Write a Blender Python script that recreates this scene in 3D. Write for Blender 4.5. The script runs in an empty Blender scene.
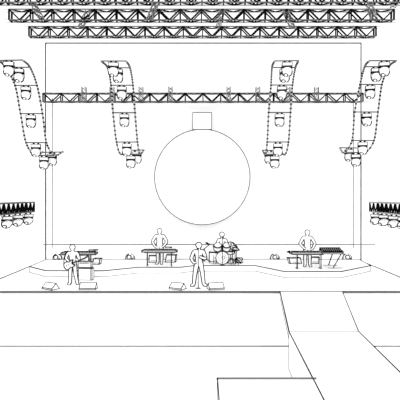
import bpy, bmesh, math, random
from mathutils import Vector as V, Matrix
random.seed(4)
S = bpy.context.scene
COL = S.collection

# ------------------------------------------------------------------ camera
F = 480.0                    # focal length in pixels of a 400 px frame
EYE = 5.68                   # eye height above the hall floor
DECK = 2.08                  # height of the stage floor
RISE = 0.27                  # height of the band riser
D0 = 18.0                    # camera to stage front
cam_d = bpy.data.cameras.new('camera')
cam = bpy.data.objects.new('camera', cam_d); COL.objects.link(cam)
cam.location = (0, -D0, EYE); cam.rotation_euler = (math.pi / 2, 0, 0)
cam_d.sensor_width = 36; cam_d.lens = 36 * F / 400
cam_d.shift_x = -2 / 400; cam_d.shift_y = -5 / 400
cam_d.clip_end = 500
S.camera = cam
S.view_settings.view_transform = 'Standard'; S.view_settings.look = 'None'
S.view_settings.gamma = 1; S.view_settings.exposure = 0
S.view_settings.use_curve_mapping = False

def at(px, py, s):           # a sighting in the photo and its scale (pixels per metre) -> metres
    return V(((px - 202) / s, F / s - D0, EYE - (py - 195) / s))
def on(px, py, z):           # a sighting of something standing at height z
    s = (py - 195) / (EYE - z)
    return at(px, py, s)
def yd(s): return F / s - D0

# ------------------------------------------------------------------ light
w = bpy.data.worlds.new('overcast'); S.world = w; w.use_nodes = True
bg = w.node_tree.nodes['Background']
bg.inputs[0].default_value = (1, 1, 1, 1); bg.inputs[1].default_value = 1.2
sun = bpy.data.lights.new('front_fill', 'SUN'); sun.energy = 1.5; sun.angle = 1.2  # added fill sun from the audience side, brightens front faces and recesses
suno = bpy.data.objects.new('front_fill', sun); COL.objects.link(suno); suno.location = (0, -30, 25); suno.rotation_euler = (math.radians(62), 0, 0)

# ------------------------------------------------------------------ materials
def mat(name, a, b, scale=6.0, rough=0.9):
    m = bpy.data.materials.new(name); m.use_nodes = True
    nt = m.node_tree; p = nt.nodes['Principled BSDF']
    p.inputs['Roughness'].default_value = rough
    p.inputs['Specular IOR Level'].default_value = 0.0
    tc = nt.nodes.new('ShaderNodeTexCoord'); n = nt.nodes.new('ShaderNodeTexNoise'); r = nt.nodes.new('ShaderNodeValToRGB')
    n.inputs['Scale'].default_value = scale
    r.color_ramp.elements[0].color = (a, a, a, 1); r.color_ramp.elements[1].color = (b, b, b, 1)
    nt.links.new(tc.outputs['Object'], n.inputs['Vector'])
    nt.links.new(n.outputs['Fac'], r.inputs['Fac'])
    nt.links.new(r.outputs['Color'], p.inputs['Base Color'])
    return m
PAPER = mat('white_matte', 0.955, 0.97)
INK = mat('black_line', 0.002, 0.006)
GREY = mat('graphite_metal', 0.10, 0.15, 12)
SILVER = mat('pale_metal', 0.34, 0.42, 12)
MATS = [PAPER, INK, GREY, SILVER]
P_, K_, G_, A_ = 0, 1, 2, 3
VIEW = V((0, -1, 0.14)).normalized()      # outlines are drawn for someone standing in the audience

# ------------------------------------------------------------------ mesh builder
GAIN, GAIN_C = 1.5, 2.0     # weight of drawn edges and of rounded outlines
class MB:
    def __init__(self): self.v = []; self.f = []; self.m = []
    def add(self, vs, fs, m):
        b = len(self.v); self.v += [V(x) for x in vs]
        for q in fs: self.f.append([b + i for i in q]); self.m.append(m)
        return self
    def strut(self, p, q, r, m=K_, n=4, r2=None):
        p, q = V(p), V(q); d = q - p
        if d.length < 1e-6: return self
        d.normalize(); u = d.cross(V((0, 0, 1)) if abs(d.z) < .9 else V((1, 0, 0))).normalized(); w_ = d.cross(u)
        r2 = r if r2 is None else r2; vs = []
        for c, rr in ((p, r), (q, r2)):
            for k in range(n):
                a = 2 * math.pi * (k + .5) / n
                vs.append(c + (u * math.cos(a) + w_ * math.sin(a)) * rr)
        fs = [[k, (k + 1) % n, n + (k + 1) % n, n + k] for k in range(n)] + [list(range(n))[::-1], list(range(n, 2 * n))]
        return self.add(vs, fs, m)
    def line(self, pts, r=.014, m=K_, closed=False, n=4):
        r *= GAIN
        pts = [V(p) for p in pts]
        if closed: pts.append(pts[0])
        for a, b in zip(pts, pts[1:]):
            e = (b - a)
            if e.length > 0: e = e.normalized() * r * .5
            self.strut(a - e, b + e, r, m, n)
        return self
    def tube(self, pts, r, m=P_, n=8):          # one welded tube through the points
        pts = [V(p) for p in pts]; rs = r if isinstance(r, (list, tuple)) else [r] * len(pts)
        vs = []; prev = None
        for i, c in enumerate(pts):
            t = (pts[min(i + 1, len(pts) - 1)] - pts[max(i - 1, 0)]).normalized()
            if prev is None: u = t.cross(V((0, 1, 0)) if abs(t.y) < .9 else V((1, 0, 0))).normalized()
            else: u = (prev - t * prev.dot(t)).normalized()
            prev = u; w_ = t.cross(u)
            for k in range(n):
                a = 2 * math.pi * k / n
                vs.append(c + (u * math.cos(a) + w_ * math.sin(a)) * rs[i])
        fs = []
        for i in range(len(pts) - 1):
            for k in range(n):
                fs.append([i * n + k, i * n + (k + 1) % n, (i + 1) * n + (k + 1) % n, (i + 1) * n + k])
        fs += [list(range(n))[::-1], [(len(pts) - 1) * n + k for k in range(n)]]
        return self.add(vs, fs, m)
    def box(self, x0, x1, y0, y1, z0, z1, ink=.014, m=P_, M=None, skip=()):
        c = [V((x, y, z)) for z in (z0, z1) for y in (y0, y1) for x in (x0, x1)]
        if M is not None: c = [M @ p for p in c]
        self.add(c, [[0, 2, 3, 1], [4, 5, 7, 6], [0, 1, 5, 4], [2, 6, 7, 3], [0, 4, 6, 2], [1, 3, 7, 5]], m)
        if ink:
            for a, b in ((0, 1), (1, 3), (3, 2), (2, 0), (4, 5), (5, 7), (7, 6), (6, 4), (0, 4), (1, 5), (2, 6), (3, 7)):
                if (a, b) not in skip: self.line([c[a], c[b]], ink)
        return self
    def prism(self, prof, ext, ink=.014, m=P_):  # closed outline (list of points) swept along ext
        a = [V(p) for p in prof]; b = [p + V(ext) for p in a]; n = len(a)
        self.add(a + b, [list(range(n)), list(range(n, 2 * n))[::-1]] + [[i, n + i, n + (i + 1) % n, (i + 1) % n] for i in range(n)], m)
        if ink:
            self.line(a, ink, closed=True); self.line(b, ink, closed=True)
            for p, q in zip(a, b): self.line([p, q], ink)
        return self
    def lathe(self, prof, c=(0, 0, 0), axis=(0, 0, 1), m=P_, n=24, rings=(), ink=.014, outline=True):
        ax = V(axis).normalized(); u = ax.cross(V((0, 1, 0)) if abs(ax.y) < .9 else V((1, 0, 0))).normalized(); w_ = ax.cross(u); c = V(c)
        vs = []
        for r, h in prof:
            for k in range(n):
                a = 2 * math.pi * k / n
                vs.append(c + ax * h + (u * math.cos(a) + w_ * math.sin(a)) * max(r, 1e-4))
        L = len(prof); fs = []
        for i in range(L - 1):
            for k in range(n):
                fs.append([i * n + k, i * n + (k + 1) % n, (i + 1) * n + (k + 1) % n, (i + 1) * n + k])
        fs += [list(range(n))[::-1], [(L - 1) * n + k for k in range(n)]]
        self.add(vs, fs, m)
        if ink:
            for i in rings: self.line(vs[i * n:(i + 1) * n], ink, closed=True)
            if outline: self.contour(vs, fs, ink)
        return self
    def ell(self, c, r, m=P_, n=12, ink=0):
        prof = [(math.sin(math.pi * i / n), -math.cos(math.pi * i / n)) for i in range(n + 1)]
        vs = []; c = V(c)
        for rr, h in prof:
            for k in range(2 * n):
                a = math.pi * k / n
                vs.append(c + V((max(rr, 1e-3) * math.cos(a) * r[0], max(rr, 1e-3) * math.sin(a) * r[1], h * r[2])))
        q = 2 * n; fs = [[i * q + k, i * q + (k + 1) % q, (i + 1) * q + (k + 1) % q, (i + 1) * q + k] for i in range(n) for k in range(q)]
        self.add(vs, fs, m)
        if ink: self.contour(vs, fs, ink)
        return self
    def contour(self, vs, fs, r, view=VIEW):     # ink line along the rim of a rounded form
        nor = [V((0, 0, 0)) for _ in vs]; tris = []
        for q in fs:
            if len(q) > 4: continue
            for i in range(1, len(q) - 1):
                t = (q[0], q[i], q[i + 1]); nn = (vs[t[1]] - vs[t[0]]).cross(vs[t[2]] - vs[t[0]])
                tris.append(t)
                for k in t: nor[k] += nn
        r *= GAIN_C
        mid = sum(vs, V((0, 0, 0))) / len(vs)
        if sum((v - mid).dot(n) for v, n in zip(vs, nor)) < 0: nor = [-n for n in nor]
        val = [(n.normalized().dot(view) if n.length > 0 else 0.0) + 1e-5 for n in nor]
        for t in tris:
            pts = []
            for i in range(3):
                a, b = t[i], t[(i + 1) % 3]
                if (val[a] > 0) != (val[b] > 0):
                    k = val[a] / (val[a] - val[b]); pts.append(vs[a].lerp(vs[b], k) + nor[a].normalized().lerp(nor[b].normalized(), k).normalized() * r * .75)
            if len(pts) == 2: self.strut(pts[0], pts[1], r, K_, 3)
        return self
    def build(self, name, parent=None, loc=None, smooth=False):
        me = bpy.data.meshes.new(name)
        me.from_pydata([tuple(p) for p in self.v], [], self.f)
        used = sorted(set(self.m)); rm = {u: i for i, u in enumerate(used)}
        for u in used: me.materials.append(MATS[u])
        me.polygons.foreach_set('material_index', [rm[x] for x in self.m])
        bm = bmesh.new(); bm.from_mesh(me); bmesh.ops.recalc_face_normals(bm, faces=bm.faces); bm.to_mesh(me); bm.free()
        me.update()
        o = bpy.data.objects.new(name, me); COL.objects.link(o)
        if parent: o.parent = parent
        if loc is not None: o.location = loc
        return o

def tag(o, label, cat, group=None, kind=None):
    if label: o['label'] = label
    if cat: o['category'] = cat
    if group: o['group'] = group
    if kind: o['kind'] = kind
    return o
def thing(name, label, cat, loc=(0, 0, 0), rz=0, group=None):
    o = bpy.data.objects.new(name, None); COL.objects.link(o); o.location = loc; o.rotation_euler = (0, 0, rz)
    o.empty_display_size = .1
    return tag(o, label, cat, group)
def copy_tree(o, parent=None):
    c = o.copy(); COL.objects.link(c)
    if parent: c.parent = parent
    for ch in [x for x in COL.objects if x.parent == o]: copy_tree(ch, c)
    return c
def structure(o): o['kind'] = 'structure'; return o
R = math.radians

# ================================================================== THE SETTING
fl = MB().add([(-70, -30, 0), (70, -30, 0), (70, 80, 0), (-70, 80, 0)], [[0, 1, 2, 3]], P_).build('floor'); structure(fl)

SX = 8.66; SB = yd(18.05)
st = MB(); st.box(-SX, SX, 0, SB, 0, DECK, ink=0)
st.line([(-SX, 0, DECK), (-SX, SB, DECK)], .022); st.line([(SX, 0, DECK), (SX, SB, DECK)], .022)
st.line([(-SX, -.005, .01), (SX, -.005, .01)], .018)
structure(st.build('stage_platform'))
# dark nosing along the front of the stage, with a thin one where the catwalk joins
x1, x2 = at(301, 292, 26.67).x, at(342, 292, 26.67).x
for n, (a, b, h, m) in enumerate(((-SX, x1, .075, G_), (x1, x2, .03, G_), (x2, SX, .075, G_))):
    structure(MB().box(a, b, -.05, .02, DECK - h, DECK + .006, 0, m).build('trim_%d' % (n + 1)))
bk = MB(); bk.strut((at(36, 261, 18.05).x, SB + .02, DECK), (at(386, 261, 18.05).x, SB + .02, DECK), .013, G_)
structure(bk.build('trim_4'))
# back wall: plain white surface outlined along its edges
wl, wr, wt = at(45.3, 42.5, 18.05), at(361.3, 42.5, 18.05), at(45, 42.8, 18.05).z
wb = MB(); wb.box(wl.x, wr.x, SB + .06, SB + .26, 0, wt, 0)
wb.line([(wl.x, SB + .05, DECK), (wl.x, SB + .05, wt), (wr.x, SB + .05, wt), (wr.x, SB + .05, DECK)], .022)
structure(wb.build('wall_back'))

# ================================================================== CATWALK
def deck_part(name, px, thick, parent, lines, r=.014, z=DECK):
    pts = [on(x, y, z) for x, y in px]
    mb = MB(); n = len(pts); low = [p - V((0, 0, thick)) for p in pts]
    mb.add(pts + low, [list(range(n)), list(range(n, 2 * n))[::-1]] + [[i, n + i, n + (i + 1) % n, (i + 1) % n] for i in range(n)], P_)
    for a, b, rr in lines:
        A = pts[a] if a < n else low[a - n]; B = pts[b] if b < n else low[b - n]
        mb.line([A, B], rr * .8)
    return mb.build(name, parent)
cw = thing('catwalk', 'white T-shaped catwalk running from the stage front out over the empty floor', 'catwalk')
deck_part('flared_landing', [(280, 291.75), (342.5, 291.75), (358.7, 331.5), (289, 331.5)], .2, cw,
          [(0, 3, .019), (1, 2, .014), (4, 7, .012), (3, 7, .012)])
deck_part('walkway', [(289, 331.5), (358.7, 331.5), (458.4, 430), (339.3, 430)], 1.0, cw,
          [(0, 3, .0125), (1, 2, .0145), (0, 1, .008), (0, 4, .012), (4, 7, .010), (3, 7, .01)])
wg = deck_part('side_wing', [(217.5, 378.4), (312.8, 378.4), (339.3, 430), (221, 430)], 1.0, cw,
          [(0, 3, .012), (0, 4, .012), (4, 7, .01), (3, 7, .01)])
wg['label'] = 'short side arm of the catwalk'
m_ = MB(); a, b = on(216.5, 378.2, DECK), on(316.5, 378.2, DECK)
m_.strut(a, b, .017, G_); a2, b2 = on(216.5, 379.2, DECK), on(316.5, 379.2, DECK); m_.strut(a2, b2, .014, G_)
m_.build('edge_strip', cw)

# ================================================================== RISER
fr = [(29.5, 266.6), (46, 270.7), (104, 270.7), (138, 267.3), (180, 267.3), (194, 265.6), (255.5, 265.6), (285, 271.6), (341, 271.6), (370.5, 265.6)]
RZ = DECK + RISE
pts = [on(x, y, RZ) for x, y in fr]
bl, br = on(46, 259.6, RZ), on(359.5, 259.6, RZ)
ri = MB(); top = pts + [br, bl]; n = len(top); low = [V((p.x, p.y, DECK + .001)) for p in top]
ri.add(top + low, [list(range(n)), list(range(n, 2 * n))[::-1]] + [[i, n + i, n + (i + 1) % n, (i + 1) % n] for i in range(n)], P_)
ri.line(top[:10], .017); ri.line(top[9:], .015); ri.line([top[-1], top[0]], .015)
ri.line([p - V((0, 0.012, 0)) for p in low[:10]], .015, G_)
ri.line([top[0], low[0]], .010); ri.line([top[9], low[9]], .010)
rs = ri.build('band_riser')
tag(rs, 'low white band riser with an angled front edge lying across the stage', 'riser')

# ================================================================== TRUSSES
def make_truss(name, label, L, H, Dp, bays, loc, rz, group, rc=.028, rd=.039, over=.22):
    t = thing(name, label, 'truss', loc, rz, group)
    for y, z in ((-Dp / 2, 0), (-Dp / 2, H), (Dp / 2, 0), (Dp / 2, H)):
        c = MB(); c.strut((-L / 2, y, z), (L / 2, y, z), rc, A_ if y > 0 else G_, 6)
        for s_ in (-1, 1): c.strut((s_ * L / 2, y, z), (s_ * (L / 2 + over), y, z), .012, A_, 6)
        c.build('chord', t)
    w_ = L / bays; protos = {}
    for i in range(bays):
        kind = 'end' if i == bays - 1 else ('first' if i == 0 else 'mid')
        if kind not in protos:
            b = MB(); x0, xm, x3 = -w_ / 2, 0, w_ / 2
            for y in (-Dp / 2, Dp / 2):
                r_ = rd if y < 0 else rd * .8
                b.strut((x0, y, H), (xm, y, 0), r_); b.strut((xm, y, 0), (x3, y, H), r_)
                b.strut((x0, y, 0), (x0, y, H), rd * (1.1 if kind == 'first' else .9))
                if kind == 'end': b.strut((x3, y, 0), (x3, y, H), rd * 1.1)
            for z in (0, H):
                b.strut((x0, -Dp / 2, z), (xm, Dp / 2, z), rd * .75); b.strut((xm, Dp / 2, z), (x3, -Dp / 2, z), rd * .75)
                b.strut((x0, -Dp / 2, z), (x0, Dp / 2, z), rd * .7)
            protos[kind] = b.build('bay_lattice', t); o = protos[kind]
        else:
            o = protos[kind].copy(); COL.objects.link(o)
        o.location = (-L / 2 + (i + .5) * w_, 0, 0)
    return t
TG = 'overhead box trusses'
H3 = .42
def over_truss(pxl, pxr, pyb, s, label, bays=18):
    a, b = at(pxl, pyb, s), at(pxr, pyb, s)
    return make_truss('box_truss', label, b.x - a.x, H3, .28, bays, ((a.x + b.x) / 2, a.y + .14, a.z), 0, TG)
TZ = EYE + 159 / 23
def level(s): return 195 - (TZ - EYE) * s
over_truss(29, 376, level(23), 23, 'black box truss over the stage, lowest seen of three overhead, shortest and farthest upstage')
over_truss(9, 394, level(25.34), 25.34, 'black box truss over the stage, middle one of three overhead', 18)
over_truss(-16, 420, level(27.9), 27.9, 'black box truss cut by the top edge of the view, spanning its whole width', 20)
s = 20.0
a, b = at(43, 101.4, s), at(363, 101.4, s)
bt = make_truss('box_truss', 'black box truss crossing the backdrop above the round screen, behind the curved ladders', b.x - a.x, .42, .30, 18,
                ((a.x + b.x) / 2, a.y + .15, a.z), 0, None, over=.3)
# side trusses run away from the viewer
z_top = EYE - 7.2 / 20
for sx, who in ((-1, 'black side truss beside the stage, past the guitarist and his amplifier'), (1, 'black side truss beside the stage, past the mixing desk')):
    y_end, y_near = yd(20.0), yd(28.0)
    t = make_truss('side_truss', who, y_end - y_near, .47, .42, 13, (sx * 8.6, (y_end + y_near) / 2, z_top - .47), math.pi / 2, 'trusses at the sides of the stage', rc=.035, rd=.04, over=.02)

# ---- hoist pieces on the trusses: small open lattice columns
def make_hoist(label, base, tip, w_=.2, group=None):
    base, tip = V(base), V(tip); t = thing('lattice_hoist', label, 'hoist', base, 0, group)
    d = tip - base; u = V((1, 0, 0)) * w_ / 2
    vdir = V((0, 1, 0)) * w_ / 2
    cr = [u * a + vdir * b for a, b in ((-1, -1), (1, -1), (1, 1), (-1, 1))]
    for k in cr: MB().strut(k, d + k, .010, A_, 6).build('upright', t)
    b = MB(); N = max(3, int(abs(d.z) / .16))
    for i in range(N):
        p, q = d * (i / N), d * ((i + 1) / N)
        for k in range(4):
            A, B = cr[k], cr[(k + 1) % 4]
            b.strut(p + A, q + B, .015, G_); b.strut(p + B, q + A, .015, G_)
    b.build('cross_lattice', t)
    return t
for i, x in enumerate((84, 112, 141, 170.5, 228.7, 257.8, 288, 316.5)):
    nm = ['first', 'second', 'third', 'fourth', 'fifth', 'sixth', 'seventh', 'eighth'][i]
    p = at(x, 101.5, 20.2); q = at(x, 87, 20.2)
    make_hoist('grey lattice hoist on the backdrop truss, %s of eight from the guitarist side' % nm, p, q, .21, 'hoists on the backdrop truss')
lowrow = [('over the guitarist', (88.5, 11), (80.5, 27.5)), ('over the drum kit', (222.5, 10), (218.5, 26)), ('over the mixing desk side of the round screen', (285.5, 11), (292.5, 27.5))]
for nm, p, q in lowrow:
    make_hoist('slanted lattice spacer between lower overhead trusses, %s' % nm, at(p[0], p[1], 25.75), at(q[0], q[1], 24.0), .2, 'spacers between the overhead trusses')
uprow = [('near the outer end beyond the guitarist', (33, 3), (41.5, 19)), ('over the middle keyboard player', (156, 3), (149, 20)), ('near the end beyond the mixing desk', (369, 4), (374, 19))]
for nm, p, q in uprow:
    make_hoist('slanted lattice spacer between upper overhead trusses, %s' % nm, at(p[0], p[1], 28.3), at(q[0], q[1], 25.9), .2, 'spacers between the overhead trusses')
make_hoist('grey lattice spacer at the outermost end of the middle overhead truss, by the view corner', at(397, -2, 27.2), at(393.5, 7, 26.2), .2, 'spacers between the overhead trusses')

# ================================================================== MOVING HEAD LIGHTS
def make_head(name, label, group, axis=(0, .12, 1), side=False):
    t = thing(name, label, 'stage light', (0, 0, 0), 0, group)
    for sx in (-.1, .1): MB().lathe([(.035, -.07), (.045, -.03), (.045, .02), (.03, .035)], (sx, 0, 0), m=K_, n=8, ink=0).build('clamp', t)
    b = MB().box(-.2, .2, -.13, .13, -.23, -.07, .012); b.build('base', t)
    y = MB().box(-.215, .215, -.06, .06, -.32, -.24, 0, K_)
    for sx in (-1, 1):
        y.box(sx * .195 - .02, sx * .195 + .02, -.05, .05, -.47, -.30, .007)
    y.build('yoke', t)
    h = MB().lathe([(.15, .13), (.175, .08), (.18, -.05), (.165, -.14), (.12, -.21), (.07, -.235)], (0, -.02, -.455), axis, n=20, rings=(), ink=.015)
    ho = h.build('lamp_head', t)
    ax_ = V(axis).normalized(); lc = V((0, -.02, -.455)) - ax_ * .235 if side else V((-.045, -.1, -.655))
    l = MB().lathe([(.06, .03), (.07, -.02), (.06, -.04)], lc, ax_ if side else (.15, .75, .6), n=14, rings=(1,), ink=.02, outline=False)
    l.build('lens', ho)
    return t
protos = {}
def place_head(loc, rz, label, group, sc=(1, 1, .86), side=False):
    if side not in protos:
        protos[side] = make_head('moving_head_light', label, group, (.55, .75, .55) if side else (0, .12, 1), side); o = protos[side]
    else:
        o = copy_tree(protos[side])
    o.location = loc; o.rotation_euler = (0, 0, rz); o['label'] = label; o['group'] = group
    o.scale = sc
    return o

# ================================================================== CURVED LADDERS
def spline(ps, sub=7):
    out = []
    P = [ps[0] * 2 - ps[1]] + ps + [ps[-1] * 2 - ps[-2]]
    for i in range(1, len(P) - 2):
        for k in range(sub):
            t = k / sub
            out.append(.5 * ((2 * P[i]) + (P[i + 1] - P[i - 1]) * t + (2 * P[i - 1] - 5 * P[i] + 4 * P[i + 1] - P[i + 2]) * t * t + (3 * P[i] - P[i - 1] - 3 * P[i + 1] + P[i + 2]) * t ** 3))
    out.append(P[-2]); return out
SC = [24.6, 23.4, 22.4, 22.0, 21.8, 21.3, 20.8]
def lad(label, rungs, heads, who, turn):
    L = [at(r[0], r[1], SC[i]) for i, r in enumerate(rungs)]
    Rr = [at(r[2], r[3], SC[i]) for i, r in enumerate(rungs)]
    base = (L[0] + Rr[0]) / 2
    t = thing('curved_ladder', label, 'light ladder', base, 0, 'curved ladders of stage lights')
    for side in (L, Rr):
        c = spline([p - base for p in side]); m = MB()
        m.tube(c, .04, A_, 6)
        acc = 0
        for p, q in zip(c, c[1:]):
            acc += (q - p).length
            if acc > .13: acc = 0; m.strut(q - (q - p).normalized() * .035, q + (q - p).normalized() * .035, .05, K_, 6)
        m.build('rail', t)
    for i in range(7):
        a, b = L[i] - base, Rr[i] - base
        MB().strut(a, b, .03, G_, 6).build('rung', t)
    words = ['topmost', 'second', 'third', 'fourth', 'fifth', 'sixth', 'lowest and inmost']
    for i, hx in enumerate(heads):
        m = L[i].lerp(Rr[i], .5); k = (hx - (rungs[i][0])) / (rungs[i][2] - rungs[i][0]); p = L[i].lerp(Rr[i], k)
        lab = 'moving head light, %s rung of the ladder %s' % (words[i], who)
        place_head(p + V((0, 0, -.035)), R(turn), lab, 'moving heads on the curved ladders')
lad('curved grey light ladder outermost, hanging above the guitarist with seven lights',
    [(-1, 60.5, 22.5, 60), (5.5, 67.3, 30, 67.3), (15, 85.4, 37, 85.4), (20.5, 113.6, 42.5, 113.6), (26, 142.6, 46.5, 142.6), (34.5, 155.4, 54.5, 155.4), (42.5, 152.3, 62.5, 152)],
    [9, 19, 26, 31, 36, 44, 52.2], 'above the guitarist', 12)
lad('curved grey light ladder between guitarist and round screen, with seven lights',
    [(101, 61, 126, 61), (107.5, 67.8, 130, 67.8), (111, 85.2, 133, 85.2), (113, 112.7, 135, 112.7), (116.5, 142, 137.5, 142), (120.8, 154.3, 140, 154.3), (128, 150.3, 144, 150)],
    [113.5, 118, 121.8, 124.5, 126.8, 130.8, 137], 'between guitarist and round screen', 6)
lad('curved grey light ladder between round screen and mixing desk, with seven lights',
    [(274.5, 61, 298.7, 60.6), (272, 67.5, 295.5, 67.5), (271, 85, 292.5, 85), (268.7, 112.5, 290.5, 112.5), (267.2, 142, 288.5, 142), (265.3, 154.5, 285, 154.5), (262.5, 150.3, 279, 150.3)],
    [287, 284.5, 281.7, 279.5, 277.8, 274.7, 269], 'between round screen and mixing desk', -6)
lad('curved grey light ladder beyond the mixing desk, outermost, with seven lights',
    [(369.5, 60.6, 396.5, 60.6), (364.7, 66.7, 389, 66.7), (360, 84.4, 382, 84.4), (354.7, 112, 378, 112), (352, 140.5, 374, 140.5), (344, 152.6, 365, 152.6), (339.7, 147.7, 358, 148)],
    [384, 376, 370, 366.7, 362.5, 355.8, 349], 'beyond the mixing desk', -12)
# lights under the side trusses
for sx, who in ((-1, 'past the guitarist'), (1, 'past the mixing desk')):
    for i, d in enumerate((23.75, 22.4, 21.15) if sx < 0 else (23.75, 22.65, 21.5, 20.45)):
        nm = ['farthest upstage', 'second from its far end', 'third from its far end', 'fourth from its far end'][i]
        o = place_head((sx * 8.6, d - D0, z_top - .47 - .06), sx * R(-35), 'moving head light under the side truss %s, %s' % (who, nm), 'moving heads under the side trusses', (1.05, 1, .82), True)

# ================================================================== BACKDROP + ROUND SCREEN
s = 19.3; a, b = at(52.3, 97, s), at(353.3, 244.3, s)
bd = MB().box(a.x, b.x, a.y, a.y + .03, DECK + .01, a.z, 0)
bd = bd.build('hanging_backdrop'); tag(bd, 'wide white backdrop cloth hung from the rear truss behind the band', 'backdrop')
for x in (a.x, b.x):
    MB().strut((x, a.y - .015, at(0, 98, s).z), (x, a.y - .015, at(0, 248, s).z), .017, K_).build('tension_cord', bd)
p, q = at(43, 244.4, s), at(375, 244.4, s)
MB().strut((p.x, a.y - .02, p.z), (q.x, a.y - .02, p.z), .022, G_, 6).build('bottom_pipe', bd)

s = 19.9; c = at(202.3, 177, s); rad = 47.7 / s
rsn = thing('round_screen', 'large white round screen hanging in front of the backdrop behind the drummer', 'screen', c)
N = 72
rim = [V((math.sin(2 * math.pi * k / N) * rad, 0, math.cos(2 * math.pi * k / N) * rad)) for k in range(N)]
dk = MB(); dk.add(rim + [v + V((0, .1, 0)) for v in rim], [list(range(N)), list(range(N, 2 * N))[::-1]] + [[k, N + k, N + (k + 1) % N, (k + 1) % N] for k in range(N)], P_)
dk.line(rim, .017, closed=True); dk.build('disc', rsn)
h0, h1 = at(192.8, 129.5, s) - c, at(211.6, 112.6, s) - c
MB().box(h0.x, h1.x, .01, .1, h0.z, h1.z, .015).build('mounting_box', rsn)

# ================================================================== FLOOR WEDGES AT THE STAGE FRONT
def wedge(px, py, rz, label, L=.56):
    p = on(px, py, DECK); p.y = max(p.y, .32); t = thing('stage_monitor', label, 'floor monitor', p, R(rz), 'floor monitors along the stage front')
    pr = [(-L / 2, -.17, .01), (-L / 2, -.17, .06), (-L / 2, .03, .235), (-L / 2, .2, .01)]
    MB().prism(pr, (L, 0, 0), .012).build('cabinet', t)
    g = MB(); g.add([(-L / 2 + .03, -.155, .072), (L / 2 - .03, -.155, .072), (L / 2 - .03, .015, .221), (-L / 2 + .03, .015, .221)], [[0, 1, 2, 3]], P_)
    for q in g.v: q += V((0, -.004, .004))
    g.build('speaker_grille', t)
    return t
wedge(50.5, 289.0, -32, 'white wedge floor monitor at the stage front, turned outwards, first one before the guitarist', .54)
wedge(88.3, 289.0, 0, 'white wedge floor monitor squarely facing the hall, below the amplifier', .62)
wedge(177.5, 289.0, -30, 'white wedge floor monitor turned outwards beside the singer, below the middle keyboard', .54)
wedge(215.7, 289.0, 14, 'white wedge floor monitor below the drum kit, beside the singer', .58)

# ================================================================== DOMED LIGHTS ON THE RISER'S REAR EDGE
def dome(px, label, pyb=259.3):
    p = on(px, pyb, RZ); t = thing('domed_light', label, 'floor light', p, 0, 'domed lights along the rear of the riser')
    MB().lathe([(.19, .0), (.2, .05), (.185, .14), (.13, .22), (.05, .255)], n=20, rings=(0,), ink=.018).build('housing', t)
    MB().lathe([(.085, .02), (.09, -.01), (.075, -.02)], (-.02, -.17, .13), (0, .9, -.35), n=16, rings=(1,), ink=.014).build('lens', t)
    MB().box(.09, .17, -.17, -.1, .0, .09, 0, K_).build('foot_block', t)
    return t
dome(57.3, 'white domed light on the riser behind the keyboard by the guitarist', 259.6)
dome(130, 'white domed light on the riser between the guitarist and the middle keyboard')
dome(274.8, 'white domed light on the riser between the drum kit and mixing desk keyboard')
dome(347, 'white domed light on the riser past the mixing desk')

# ================================================================== PEOPLE
def skin(edges, pts, rad, root, sub=2):
    me = bpy.data.meshes.new('tmp'); me.from_pydata(pts, edges, [])
    o = bpy.data.objects.new('tmp', me); COL.objects.link(o)
    o.modifiers.new('s', 'SKIN')
    for i, r in enumerate(rad):
        sv = me.skin_vertices[0].data[i]; sv.radius = r if isinstance(r, tuple) else (r, r); sv.use_root = (i == root)
    md = o.modifiers.new('u', 'SUBSURF'); md.levels = sub; md.render_levels = sub
    dg = bpy.context.evaluated_depsgraph_get(); dg.update(); ev = o.evaluated_get(dg); m2 = ev.to_mesh()
    bm = bmesh.new(); bm.from_mesh(m2); bmesh.ops.recalc_face_normals(bm, faces=bm.faces); bm.verts.index_update()
    vs = [v.co.copy() for v in bm.verts]; fs = [[v.index for v in f.verts] for f in bm.faces]; bm.free()
    ev.to_mesh_clear(); bpy.data.objects.remove(o); bpy.data.meshes.remove(me)
    return vs, fs
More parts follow.
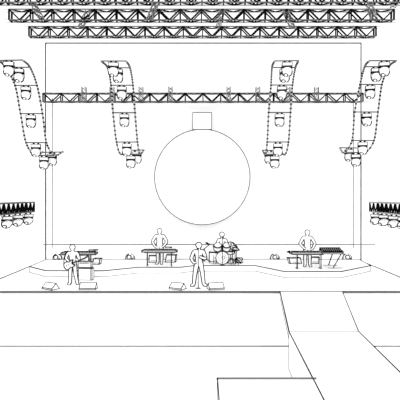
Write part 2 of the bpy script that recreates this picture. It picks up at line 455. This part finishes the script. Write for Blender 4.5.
def person(label, loc, rz, pose, sc=1.0, ink=.013):
    J = dict(pel=(0, 0, .95), wai=(0, 0, 1.1), che=(0, 0, 1.32), nb=(0, .01, 1.45), nk=(0, 0, 1.52), h1=(0, -.02, 1.585), h2=(0, -.02, 1.675), h3=(0, -.02, 1.775),
             Ls=(-.185, .01, 1.43), Rs=(.185, .01, 1.43), Le=(-.3, .03, 1.15), Re=(.3, .03, 1.15), Lw=(-.28, -.15, .95), Rw=(.28, -.15, .95),
             Lh=None, Rh=None, Lp=(-.09, 0, .9), Rp=(.09, 0, .9), Lk=(-.11, -.02, .5), Rk=(.11, -.02, .5), La=(-.12, .02, .09), Ra=(.12, .02, .09), Lt=(-.15, -.15, .045), Rt=(.15, -.15, .045))
    J.update(pose)
    for s_ in 'LR':
        if J[s_ + 'h'] is None:
            w0, e0 = V(J[s_ + 'w']), V(J[s_ + 'e']); J[s_ + 'h'] = tuple(w0 + (w0 - e0).normalized() * .09)
    rad = dict(pel=(.135, .10), wai=(.115, .09), che=(.145, .10), nb=(.055, .055), nk=.036, h1=.07, h2=(.135, .135), h3=(.055, .06), s=.066, e=.046, w=.034, h=(.04, .03), p=.085, k=.062, a=.045, t=.04)
    names = list(J); idx = {n_: i for i, n_ in enumerate(names)}
    E = [('pel', 'wai'), ('wai', 'che'), ('che', 'nb'), ('nb', 'nk'), ('nk', 'h1'), ('h1', 'h2'), ('h2', 'h3')]
    for s_ in 'LR': E += [('che', s_ + 's'), (s_ + 's', s_ + 'e'), (s_ + 'e', s_ + 'w'), (s_ + 'w', s_ + 'h'), ('pel', s_ + 'p'), (s_ + 'p', s_ + 'k'), (s_ + 'k', s_ + 'a'), (s_ + 'a', s_ + 't')]
    rr = [rad.get(n_, rad.get(n_[1:] if n_[0] in 'LR' else n_)) for n_ in names]
    mb = MB()
    vs, fs = skin([(idx[a_], idx[b_]) for a_, b_ in E], [J[n_] for n_ in names], rr, idx['pel'])
    mb.add(vs, fs, P_); mb.contour([V(v) for v in vs], fs, ink)
    # five fingers on each hand
    for s_, sg in (('L', -1), ('R', 1)):
        h0 = V(J[s_ + 'h']); d = (h0 - V(J[s_ + 'w'])).normalized()
        side = d.cross(V((0, 0, 1)) if abs(d.z) < .8 else V((0, 1, 0))).normalized(); up = side.cross(d)
        if up.z < 0: up = -up
        for k, (o_, ln) in enumerate(((-.03, .07), (-.01, .085), (.01, .08), (.03, .062))):
            p0 = h0 + side * o_; p1 = p0 + d * ln * .55; p2 = p1 + (d * .7 - up * .7).normalized() * ln * .55
            v2, f2 = skin([(0, 1), (1, 2)], [tuple(p0), tuple(p1), tuple(p2)], [.0095, .009, .007], 0, 1); mb.add(v2, f2, P_)
        tside = -sg if side.x > 0 else sg
        p0 = h0 - d * .03 + side * tside * .025; p1 = p0 + side * tside * .03 + d * .03; p2 = p1 + d * .035 - up * .01
        v2, f2 = skin([(0, 1), (1, 2)], [tuple(p0), tuple(p1), tuple(p2)], [.012, .0105, .008], 0, 1); mb.add(v2, f2, P_)
    # face: nose, brow sockets, mouth, ears
    hx, hy, hz = J['h2']
    mb.ell((hx, hy - .118, hz - .01), (.014, .022, .025), n=6)
    for sg in (-1, 1):
        mb.ell((hx + sg * .036, hy - .106, hz + .015), (.017, .010, .009), n=6); mb.ell((hx + sg * .106, hy + .01, hz), (.012, .025, .035), n=6)
    mb.ell((hx, hy - .102, hz - .055), (.03, .012, .008), n=6)
    for q_ in mb.v: q_ *= sc
    o = mb.build('person', None, loc); o.rotation_euler = (0, 0, rz)
    tag(o, label, 'person', 'band members on stage')
    return o
KB = dict(Le=(-.365, -.02, 1.13), Re=(.365, -.02, 1.13), Lw=(-.22, -.24, .93), Rw=(.22, -.24, .93), Lh=(-.16, -.31, .91), Rh=(.16, -.31, .91))
person('person standing behind the middle keyboard, elbows out, hands on the keys', on(159.6, 264.3, RZ), 0,
       dict(KB, La=(-.09, .02, .09), Lt=(-.17, -.1, .045), Lk=(-.09, -.03, .5), Ra=(.1, .0, .09), Rt=(.11, -.16, .045)), .965)
person('person standing behind the keyboard next to the mixing desk, arms bent outwards', on(307.3, 266.8, RZ), 0,
       dict(KB, La=(-.1, .02, .09), Lt=(-.16, -.12, .045)), .96)
gp = person('person standing before the riser playing an electric guitar', on(72.6, 284.6, DECK), R(6),
       dict(Le=(-.3, .06, 1.17), Re=(.3, -.06, 1.14), Lw=(-.13, -.2, 1.06), Rw=(.24, -.28, 1.12), Lh=(-.06, -.25, 1.03), Rh=(.23, -.35, 1.17),
            Lk=(-.1, -.02, .5), La=(-.11, .02, .09), Lt=(-.15, -.14, .045), Rk=(.13, -.05, .5), Ra=(.2, 0, .09), Rt=(.25, -.13, .045)), .9)
sg_loc = on(198.8, 286.5, DECK)
person('person standing at the stage front singing at a microphone stand', sg_loc, 0,
       dict(Le=(-.31, .06, 1.12), Re=(.27, .0, 1.12), Lw=(-.2, -.18, .98), Rw=(.12, -.26, 1.2), Lh=(-.12, -.24, 1.01), Rh=(.05, -.30, 1.24),
            Lk=(-.16, -.02, .5), La=(-.2, .02, .09), Lt=(-.31, -.1, .045), Rk=(.15, -.02, .5), Ra=(.2, .02, .09), Rt=(.31, -.1, .045)), .975)
dr = V((at(222.0, 0, 19.85).x, yd(19.85), RZ))
person('person seated on a drum throne behind the drum kit', dr, 0,
       dict(pel=(0, 0, .62), wai=(0, 0, .76), che=(0, 0, .98), nb=(0, -.01, 1.12), nk=(0, -.02, 1.2), h1=(0, -.04, 1.265), h2=(0, -.04, 1.355), h3=(0, -.04, 1.455),
            Ls=(-.17, 0, 1.08), Rs=(.17, 0, 1.08), Le=(-.25, -.1, .88), Re=(.25, -.1, .88), Lw=(-.16, -.3, .85), Rw=(.16, -.3, .85), Lh=(-.12, -.37, .87), Rh=(.12, -.37, .87),
            Lp=(-.1, -.04, .57), Rp=(.1, -.04, .57), Lk=(-.2, -.4, .52), Rk=(.2, -.4, .52), La=(-.2, -.34, .09), Ra=(.2, -.34, .09), Lt=(-.22, -.47, .045), Rt=(.22, -.47, .045)))
th = thing('drum_throne', 'round drum throne under the seated drummer', 'stool', dr + V((0, .03, 0)))
MB().lathe([(.16, .44), (.17, .47), (.165, .51), (.1, .525)], n=18, rings=(1,), ink=.01).build('seat', th)
MB().strut((0, 0, .15), (0, 0, .45), .02, G_, 8).build('post', th)
for k in range(3):
    a_ = R(90 + 120 * k); MB().strut((0, 0, .22), (.22 * math.cos(a_), .22 * math.sin(a_), .012), .012, G_, 6).build('leg', th)

# ---- the guitar
g = thing('electric_guitar', 'white electric guitar with a dark neck held by the person before the riser', 'guitar', gp.location + V((-.05, -.17, .855)), R(6))
g.rotation_euler = (0, R(-22), R(6))
body = [(-.25, 0, -.02), (-.22, 0, .10), (-.1, 0, .14), (0, 0, .09), (.1, 0, .13), (.17, 0, .12), (.1, 0, .04), (.1, 0, -.04), (.16, 0, -.12), (.05, 0, -.15), (-.02, 0, -.12), (-.12, 0, -.17), (-.22, 0, -.13)]
gb = MB().prism([(x, -.06, z) for x, y, z in body], (0, .045, 0), .017).build('body', g)
MB().box(-.16, -.13, -.07, -.06, -.04, .04, 0, K_).build('bridge', gb)
for x in (-.05, .04): MB().box(x - .012, x + .012, -.07, -.06, -.04, .04, 0, K_).build('pickup', gb)
MB().box(.08, .62, -.07, -.05, -.022, .022, .007, G_).build('neck', g)
MB().prism([(.62, -.068, -.03), (.62, -.068, .03), (.78, -.068, .06), (.8, -.068, .0)], (0, .018, 0), .008, G_).build('headstock', g)
MB().line([(-.22, -.03, .09), (-.16, .06, .28), (-.02, .05, .47), (.10, .11, .52)], .012).build('strap', g)

# ---- microphone stands
def mic_stand(label, loc, h, rz=0, base_r=.15):
    t = thing('microphone_stand', label, 'mic stand', loc, rz, 'microphone stands on stage')
    MB().lathe([(base_r, 0), (base_r, .02), (.04, .035)], n=18, m=G_, ink=0).build('base', t)
    MB().strut((0, 0, .02), (0, 0, h), .017, K_, 8).build('pole', t)
    MB().strut((0, 0, h), (0, .06, h + .05), .02, K_, 8).build('mic_clip', t)
    m = MB().lathe([(.018, 0), (.022, .12), (.035, .14), (.036, .17), (.018, .195)], (0, .0, h), (0, .75, .65), m=K_, n=10, ink=0).build('microphone', t)
    return t
mic_stand('straight microphone stand with round base in front of the singer', sg_loc + V((-.02, -.42, .0)), 1.42, 0, .1)
mic_stand('straight microphone stand on the riser in front of the bass drum', V((at(222.4, 0, 21.1).x, on(0, 265.2, RZ).y, RZ)), 1.22, 0, .13)
# boom stand between singer and drum kit
p = on(204.6, 262.2, RZ); s = F / (p.y + D0)
bs = thing('boom_stand', 'black boom microphone stand reaching towards the drums, between singer and drum kit', 'mic stand', p, 0, 'microphone stands on stage')
def rel(px, py): return at(px, py, s) - p
MB().strut((0, 0, .05), rel(204.5, 249), .02, K_, 8).build('pole', bs)
bm_ = MB().strut(rel(202.8, 250), rel(209.6, 244.3), .024, K_, 8).build('boom_arm', bs)
MB().lathe([(.02, 0), (.03, .1), (.045, .14), (.045, .22), (.02, .25)], rel(210.2, 244.3), (-.94, -.1, .36), m=K_, n=10, ink=0).build('microphone', bs)
MB().lathe([(.05, -.1), (.06, 0), (.05, .1)], rel(204.6, 258), m=K_, n=10, ink=0).build('clutch', bs)
for q in (rel(210.8, 262) + V((0, -.05, 0)), V((-.2, -.12, .01)), V((-.05, .28, .01))):
    MB().strut(rel(204.7, 258.4), q, .02, K_, 6).build('leg', bs)

# ================================================================== DRUM KIT
def drum(name, label, loc, axis, r, h, cat='drum', rings_ink=.014, hoop=True):
    t = thing(name, label, cat, loc, 0, 'drums of the drum kit')
    MB().lathe([(r, 0), (r, h)], (0, 0, 0), axis, n=28, rings=(0, 1), ink=rings_ink).build('shell', t)
    ax = V(axis).normalized()
    MB().lathe([(r * 1.04, -.02), (r * 1.04, .02)], ax * h, axis, n=28, rings=(0, 1), ink=rings_ink * .8).build('hoop', t)
    MB().lathe([(r * .99, 0), (r * .98, .012)], ax * (h + .01), axis, n=28, ink=0).build('drumhead', t)
    return t
kb = on(222.5, 265.0, RZ); kb.y += .22
r0 = .29
bdm = drum('bass_drum', 'large white bass drum lying on its side at the centre of the drum kit', V((kb.x, kb.y + .4, RZ + r0 + .02)), (0, -1, 0), r0, .4)
MB().lathe([(.075, 0), (.075, .006)], (.05, -.432, .02), (0, -1, 0), n=18, rings=(1,), ink=.012, outline=False).build('port_ring', bdm)
MB().lathe([(.2, 0), (.2, .004)], (0, -.425, 0), (0, -1, 0), n=28, rings=(1,), ink=.007, outline=False).build('damping_ring', bdm)
for sx in (-1, 1): MB().strut((sx * .22, -.3, -.15), (sx * .36, -.42, -r0 - .01), .015, K_, 6).build('spur', bdm)
MB().strut((0, -.2, r0), (0, -.2, r0 + .32), .02, K_, 8).build('tom_post', bdm)
MB().strut((-.2, -.2, r0 + .2), (.2, -.2, r0 + .2), .025, K_, 8).build('tom_bracket', bdm)
for sx, who in ((-1, 'beside the floor tom'), (1, 'beside the cymbals')):
    tp = V((kb.x + sx * .215, kb.y + .24, RZ + .69))
    t = drum('rack_tom', 'white rack tom mounted above the bass drum, %s' % who, tp, (0, -.55, .84), .165, .24, rings_ink=.018)
    MB().lathe([(.16, .0), (.15, .02)], (0, .03, -.01), (0, -.2, -1), n=20, m=G_, ink=0).build('bottom_head', t)
# floor tom
ft = drum('floor_tom', 'white floor tom on three legs beside the bass drum, next to the boom stand', V((at(213.4, 0, 20.9).x, kb.y + .25, RZ + .14)), (0, 0, 1), .17, .42)
for k in range(3):
    a_ = R(-90 + 120 * k); MB().strut((.19 * math.cos(a_), .19 * math.sin(a_), .3), (.2 * math.cos(a_), .2 * math.sin(a_), -.13), .013, K_, 6).build('leg', ft)
sn = drum('snare_drum', 'white snare drum on a stand between bass drum and cymbals', V((at(230.6, 0, 20.6).x, kb.y + .3, RZ + .48)), (0, -.15, 1), .165, .15)
MB().strut((0, 0, 0), (0, 0, -.28), .02, K_, 6).build('post', sn)
for k in range(3):
    a_ = R(-90 + 120 * k); MB().strut((0, 0, -.2), (.2 * math.cos(a_), .2 * math.sin(a_), -.465), .016, K_, 6).build('leg', sn)
def cymbal(label, px, dy, h, r, tilt, tw):
    t = thing('cymbal_stand', label, 'cymbal', V((at(px, 0, 20.7).x, kb.y + dy, RZ)), R(tw), 'cymbals of the drum kit')
    MB().strut((0, 0, .18), (0, 0, h + .04), .02, K_, 8).build('pole', t)
    for k in range(3):
        a_ = R(-75 + 120 * k); MB().strut((0, 0, .3), (.26 * math.cos(a_), .26 * math.sin(a_), .015), .018, K_, 6).build('leg', t)
    ax = V((math.sin(R(tilt)), -.45, math.cos(R(tilt)))).normalized()
    MB().lathe([(.03, .045), (.05, .03), (.06, .02), (r * .6, .012), (r, 0), (r, -.006)], V((0, 0, h)), ax, n=26, rings=(2, 3, 4), ink=.013).build('cymbal', t)
    return t
cymbal('crash cymbal on a tripod stand at the inner side of the snare drum', 232.2, .1, .93, .2, 24, 0)
cymbal('large ride cymbal on a tripod stand, farthest from the bass drum', 236.6, .22, .8, .22, 38, 40)
hh = thing('hi_hat', 'hi-hat with paired small cymbals on a tripod, in front of the other cymbals', 'cymbal', V((at(235.2, 0, 20.9).x, kb.y - .05, RZ)), 0, 'cymbals of the drum kit')
MB().strut((0, 0, .02), (0, 0, .85), .017, K_, 8).build('pole', hh)
for k in range(3):
    a_ = R(-40 + 120 * k); MB().strut((0, 0, .26), (.22 * math.cos(a_), .22 * math.sin(a_), .015), .018, K_, 6).build('leg', hh)
for z, sg in ((.74, 1), (.7, -1)):
    MB().lathe([(.16, 0), (.1, .01 * sg), (.04, .03 * sg)], (0, 0, z), (.1, -.25, 1), n=22, rings=(0, 1), ink=.013).build('cymbal', hh)
cb = thing('drum_monitor', 'small tilted speaker box on the riser at the outer side of the cymbals', 'floor monitor', V((at(239.3, 0, 20.4).x, yd(20.4), RZ)), R(-25), 'monitors on the riser')
MB().prism([(-.16, -.12, .01), (-.16, -.12, .06), (-.16, .03, .25), (-.16, .14, .01)], (.3, 0, 0), .016).build('cabinet', cb)
MB().lathe([(.07, 0), (.07, .01)], (0, -.06, .17), (0, -.8, .6), n=16, rings=(1,), ink=.012).build('speaker_cone', cb)

# ================================================================== KEYBOARDS
def keyboard(label, x0, x1, ytop, ybot, s, group='keyboards on the riser', dark_end=None, depth=.36):
    a, b = at(x0, ytop + 1.2, s), at(x1, ybot, s); L = b.x - a.x; H = a.z - b.z
    t = thing('stage_keyboard', label, 'keyboard', ((a.x + b.x) / 2, a.y + .0, b.z), 0, group)
    MB().box(-L / 2, L / 2, 0, depth, 0, H * .7, .010, A_).build('case', t)
    MB().box(-L / 2 + .06, L / 2 - .06, .2, depth - .01, H * .7, H, .012, A_).build('control_panel', t)
    k = MB().box(-L / 2 + .07, L / 2 - .07, .02, .2, H * .7, H * .78, 0)
    n_ = 44; wk = (L - .14) / n_
    for i in range(n_ + 1): k.strut((-L / 2 + .07 + i * wk, .02, H * .785), (-L / 2 + .07 + i * wk, .2, H * .785), .003)
    k.build('white_keys', t)
    bk_ = MB()
    for i in range(n_):
        if i % 7 in (0, 1, 3, 4, 5): bk_.box(-L / 2 + .07 + (i + 1) * wk - .008, -L / 2 + .07 + (i + 1) * wk + .008, .09, .2, H * .78, H * .9, 0, K_)
    bk_.build('black_keys', t)
    for sx in (-1, 1): MB().box(sx * (L / 2) - .05, sx * (L / 2) + .05, -.01, depth + .01, -.01, H * .85, 0, G_).build('end_cheek', t)
    return t, a, b
def kb_stand(label, xs, ytop, yfoot, s, top_l, top_r, curve=False, depth=.36):
    a = at(top_l, ytop, s); b = at(top_r, ytop, s)
    z0 = RZ; t = thing('keyboard_stand', label, 'keyboard stand', ((a.x + b.x) / 2, a.y, z0), 0, 'keyboard stands on the riser'); H = a.z - z0
    cx = (a.x + b.x) / 2
    for y in (.05, depth - .05): MB().strut((a.x - cx, y, H - .02), (b.x - cx, y, H - .02), .02, G_, 6).build('cross_rail', t)
    for x in xs:
        X = at(x, 0, s).x - cx
        m = MB().strut((X, .05, .03), (X, .05, H), .024, K_, 6); m.build('leg', t)
        MB().strut((X, depth - .05, .03), (X, depth - .05, H), .011, G_, 6).build('leg', t)
        f = MB().strut((X, -.02, .022), (X, depth + .05, .022), .018, K_, 6)
        f.build('foot', t)
    return t
# middle
s = 21.45
keyboard('stage keyboard on a two-legged stand in front of the middle player', 142, 176.5, 248.6, 252.4, s)
kb_stand('black two-legged stand under the middle keyboard', (147, 171.3), 252.6, 267, s, 144, 175)
q = at(168.2, 248.6, s); sm = thing('sound_module', 'small black sound module on the middle keyboard', 'sound module', q + V((0, .27, 0)))
MB().box(-.16, .16, -.06, .07, .0, .06, 0, K_).build('case', sm); MB().box(-.12, .05, -.065, -.06, .015, .045, 0, A_).build('display', sm)
# by the mixing desk
s = 22.3
keyboard('long stage keyboard with pointed end beside the mixing desk', 291.5, 322.5, 250.6, 254.2, s)
kb_stand('black stand with turned-out feet under the keyboard by the mixing desk', (297.6, 321.3), 254.4, 271, s, 292, 324)
q = at(289.0, 252.3, s); pt = thing('music_tray', 'black pointed tray at the end of the keyboard by the mixing desk', 'tray', at(291.5, 252.4, s) + V((-.05, .1, 0)))
MB().prism([(0, 0, -.05), (0, 0, .05), (-.13, 0, .0)], (0, .12, 0), .012, K_).build('tray', pt)
# by the guitarist
s = 22.2
keyboard('stage keyboard on the riser behind the guitarist', 61.5, 95.5, 250.8, 254.4, s)
kb_stand('black two-legged stand under the keyboard behind the guitarist', (66.2, 90.2), 254.6, 270.2, s, 62, 96)
q = at(92.5, 250.8, s); sm = thing('sound_module', 'dark sound module on the end of the keyboard behind the guitarist', 'sound module', q + V((0, .12, 0)))
MB().box(-.2, .22, -.06, .1, .0, .05, 0, K_).build('case', sm); MB().box(-.14, .02, -.065, -.06, .012, .04, 0, A_).build('display', sm)

# ---- mixing desk on slanted stand
s = 22.0
p0 = on(333, 270, RZ); z_t = at(0, 254, s).z
md = thing('mixing_desk', 'black mixing desk with white channel strips at the outer end of the riser', 'mixer', at(332.5, 254, s))
L = 20.5 / s / 2
pr = [(-L, 0, .0), (-L, 0, .07), (-L, .1, .11), (-L, .5, .24), (-L, .5, .0)]
MB().prism(pr, (2 * L, 0, 0), .014, K_).build('case', md)
cs = MB()
for i in range(10):
    x = -L + .05 + i * (2 * L - .1) / 9.0
    cs.strut((x, .12, .125), (x, .47, .238), .008, A_)
cs.build('channel_strip_pattern', md)
MB().box(-L + .02, L - .02, -.012, 0, .012, .055, 0, A_).build('arm_rest', md)
MB().box(-L - .03, -L, -.01, .5, 0, .14, .01).build('end_cheek', md); MB().box(L, L + .03, -.01, .5, 0, .14, .01).build('end_cheek', md)
ms = thing('mixer_stand', 'black slanted-leg stand under the mixing desk', 'mixer stand', V((md.location.x, md.location.y, RZ)))
def rl(px, py, ss): return at(px, py, ss) - ms.location
hz = z_t - RZ
for (xa, xb, fy, dy) in ((335.2, 328.6, .82, .42), (341.5, 333.2, -.04, .06)):
    A = V((at(xa, 0, s).x - ms.location.x, dy, hz - .01)); sb = F / (ms.location.y + fy + D0)
    B = V((at(xb, 0, sb).x - ms.location.x, fy, .03))
    MB().strut(A, B, .026, K_, 6).build('slanted_leg', ms)
    MB().strut((B.x - .25, fy, .02), (B.x + .42, fy, .02), .011, G_, 6).build('floor_bar', ms)
MB().strut((-L + .02, .25, hz - .02), (L - .02, .25, hz - .02), .02, G_, 6).build('top_bar', ms)

# ---- small monitor speakers on the riser
def riser_box(label, x0, x1, y0, y1, rz=0, tilt=0):
    p = on((x0 + x1) / 2, y1, RZ); s_ = F / (p.y + D0); W = (x1 - x0) / s_; H = (y1 - y0) / s_
    t = thing('riser_monitor', label, 'floor monitor', p, R(rz), 'monitors on the riser')
    pr = [(-W / 2, 0, .01), (-W / 2 + W * tilt, .08, H), (W / 2 + W * tilt * .2, .08, H), (W / 2 - W * tilt * .6, 0, .01)]
    MB().prism(pr, (0, .26, 0), .02).build('cabinet', t)
    MB().box(-W * .3, W * .3, -.005, .0, H * .25, H * .35, 0, A_).build('badge_strip', t)
    return t
riser_box('white box monitor under the middle keyboard, on the guitarist side of its player', 149, 158, 256, 262.6)
riser_box('white box monitor under the middle keyboard, on the drum side of its player', 165, 175.5, 255.2, 262.4, -8, .1)
riser_box('white box monitor under the mixing desk keyboard, on the drum side of its player', 290.2, 301.2, 258.2, 263.8, 8, -.1)
riser_box('white box monitor under the mixing desk keyboard, between player and desk', 311, 319, 257.6, 263.8, -6, .1)
riser_box('white box monitor on the riser beyond the keyboard behind the guitarist', 92.4, 99.4, 259, 264.6, -8, .1)
riser_box('small white box monitor under the keyboard behind the guitarist', 76.5, 88, 255.5, 261.8, 6, -.1)
# ---- guitar amplifier: head on cabinet, on the stage floor in front of the riser
p = on(85.2, 280.2, DECK); sA = F / (p.y + D0)
W = 14 / sA; H = 11.6 / sA
ac = thing('speaker_cabinet', 'white guitar speaker cabinet standing before the riser beside the guitarist', 'amplifier', p, R(-6))
MB().box(-W / 2, W / 2, 0, .22, .0, H, .013).build('case', ac)
MB().box(-W / 2 + .03, W / 2 - .03, -.008, 0, .03, H - .05, 0).build('speaker_grille', ac)
MB().box(W / 2 - .075, W / 2 - .045, -.014, -.002, .02, H - .03, 0, G_).build('corner_strip', ac)
ah = thing('amplifier_head', 'white amplifier head with dark base sitting on the speaker cabinet beside the guitarist', 'amplifier', p + V((-.02, .0, H)), R(-6))
MB().box(-W / 2, W / 2 - .03, .02, .21, .05, .29, .015).build('case', ah)
MB().box(-W / 2, W / 2, .0, .22, .004, .05, 0, G_).build('dark_plinth', ah)
MB().box(-W / 2 + .05, W / 2 - .09, .012, .02, .2, .25, 0, A_).build('control_panel', ah)
for k in range(5): MB().lathe([(.014, 0), (.012, .018)], (-W / 2 + .1 + k * .07, .012, .225), (0, -1, 0), m=K_, n=10, ink=0).build('knob', ah)
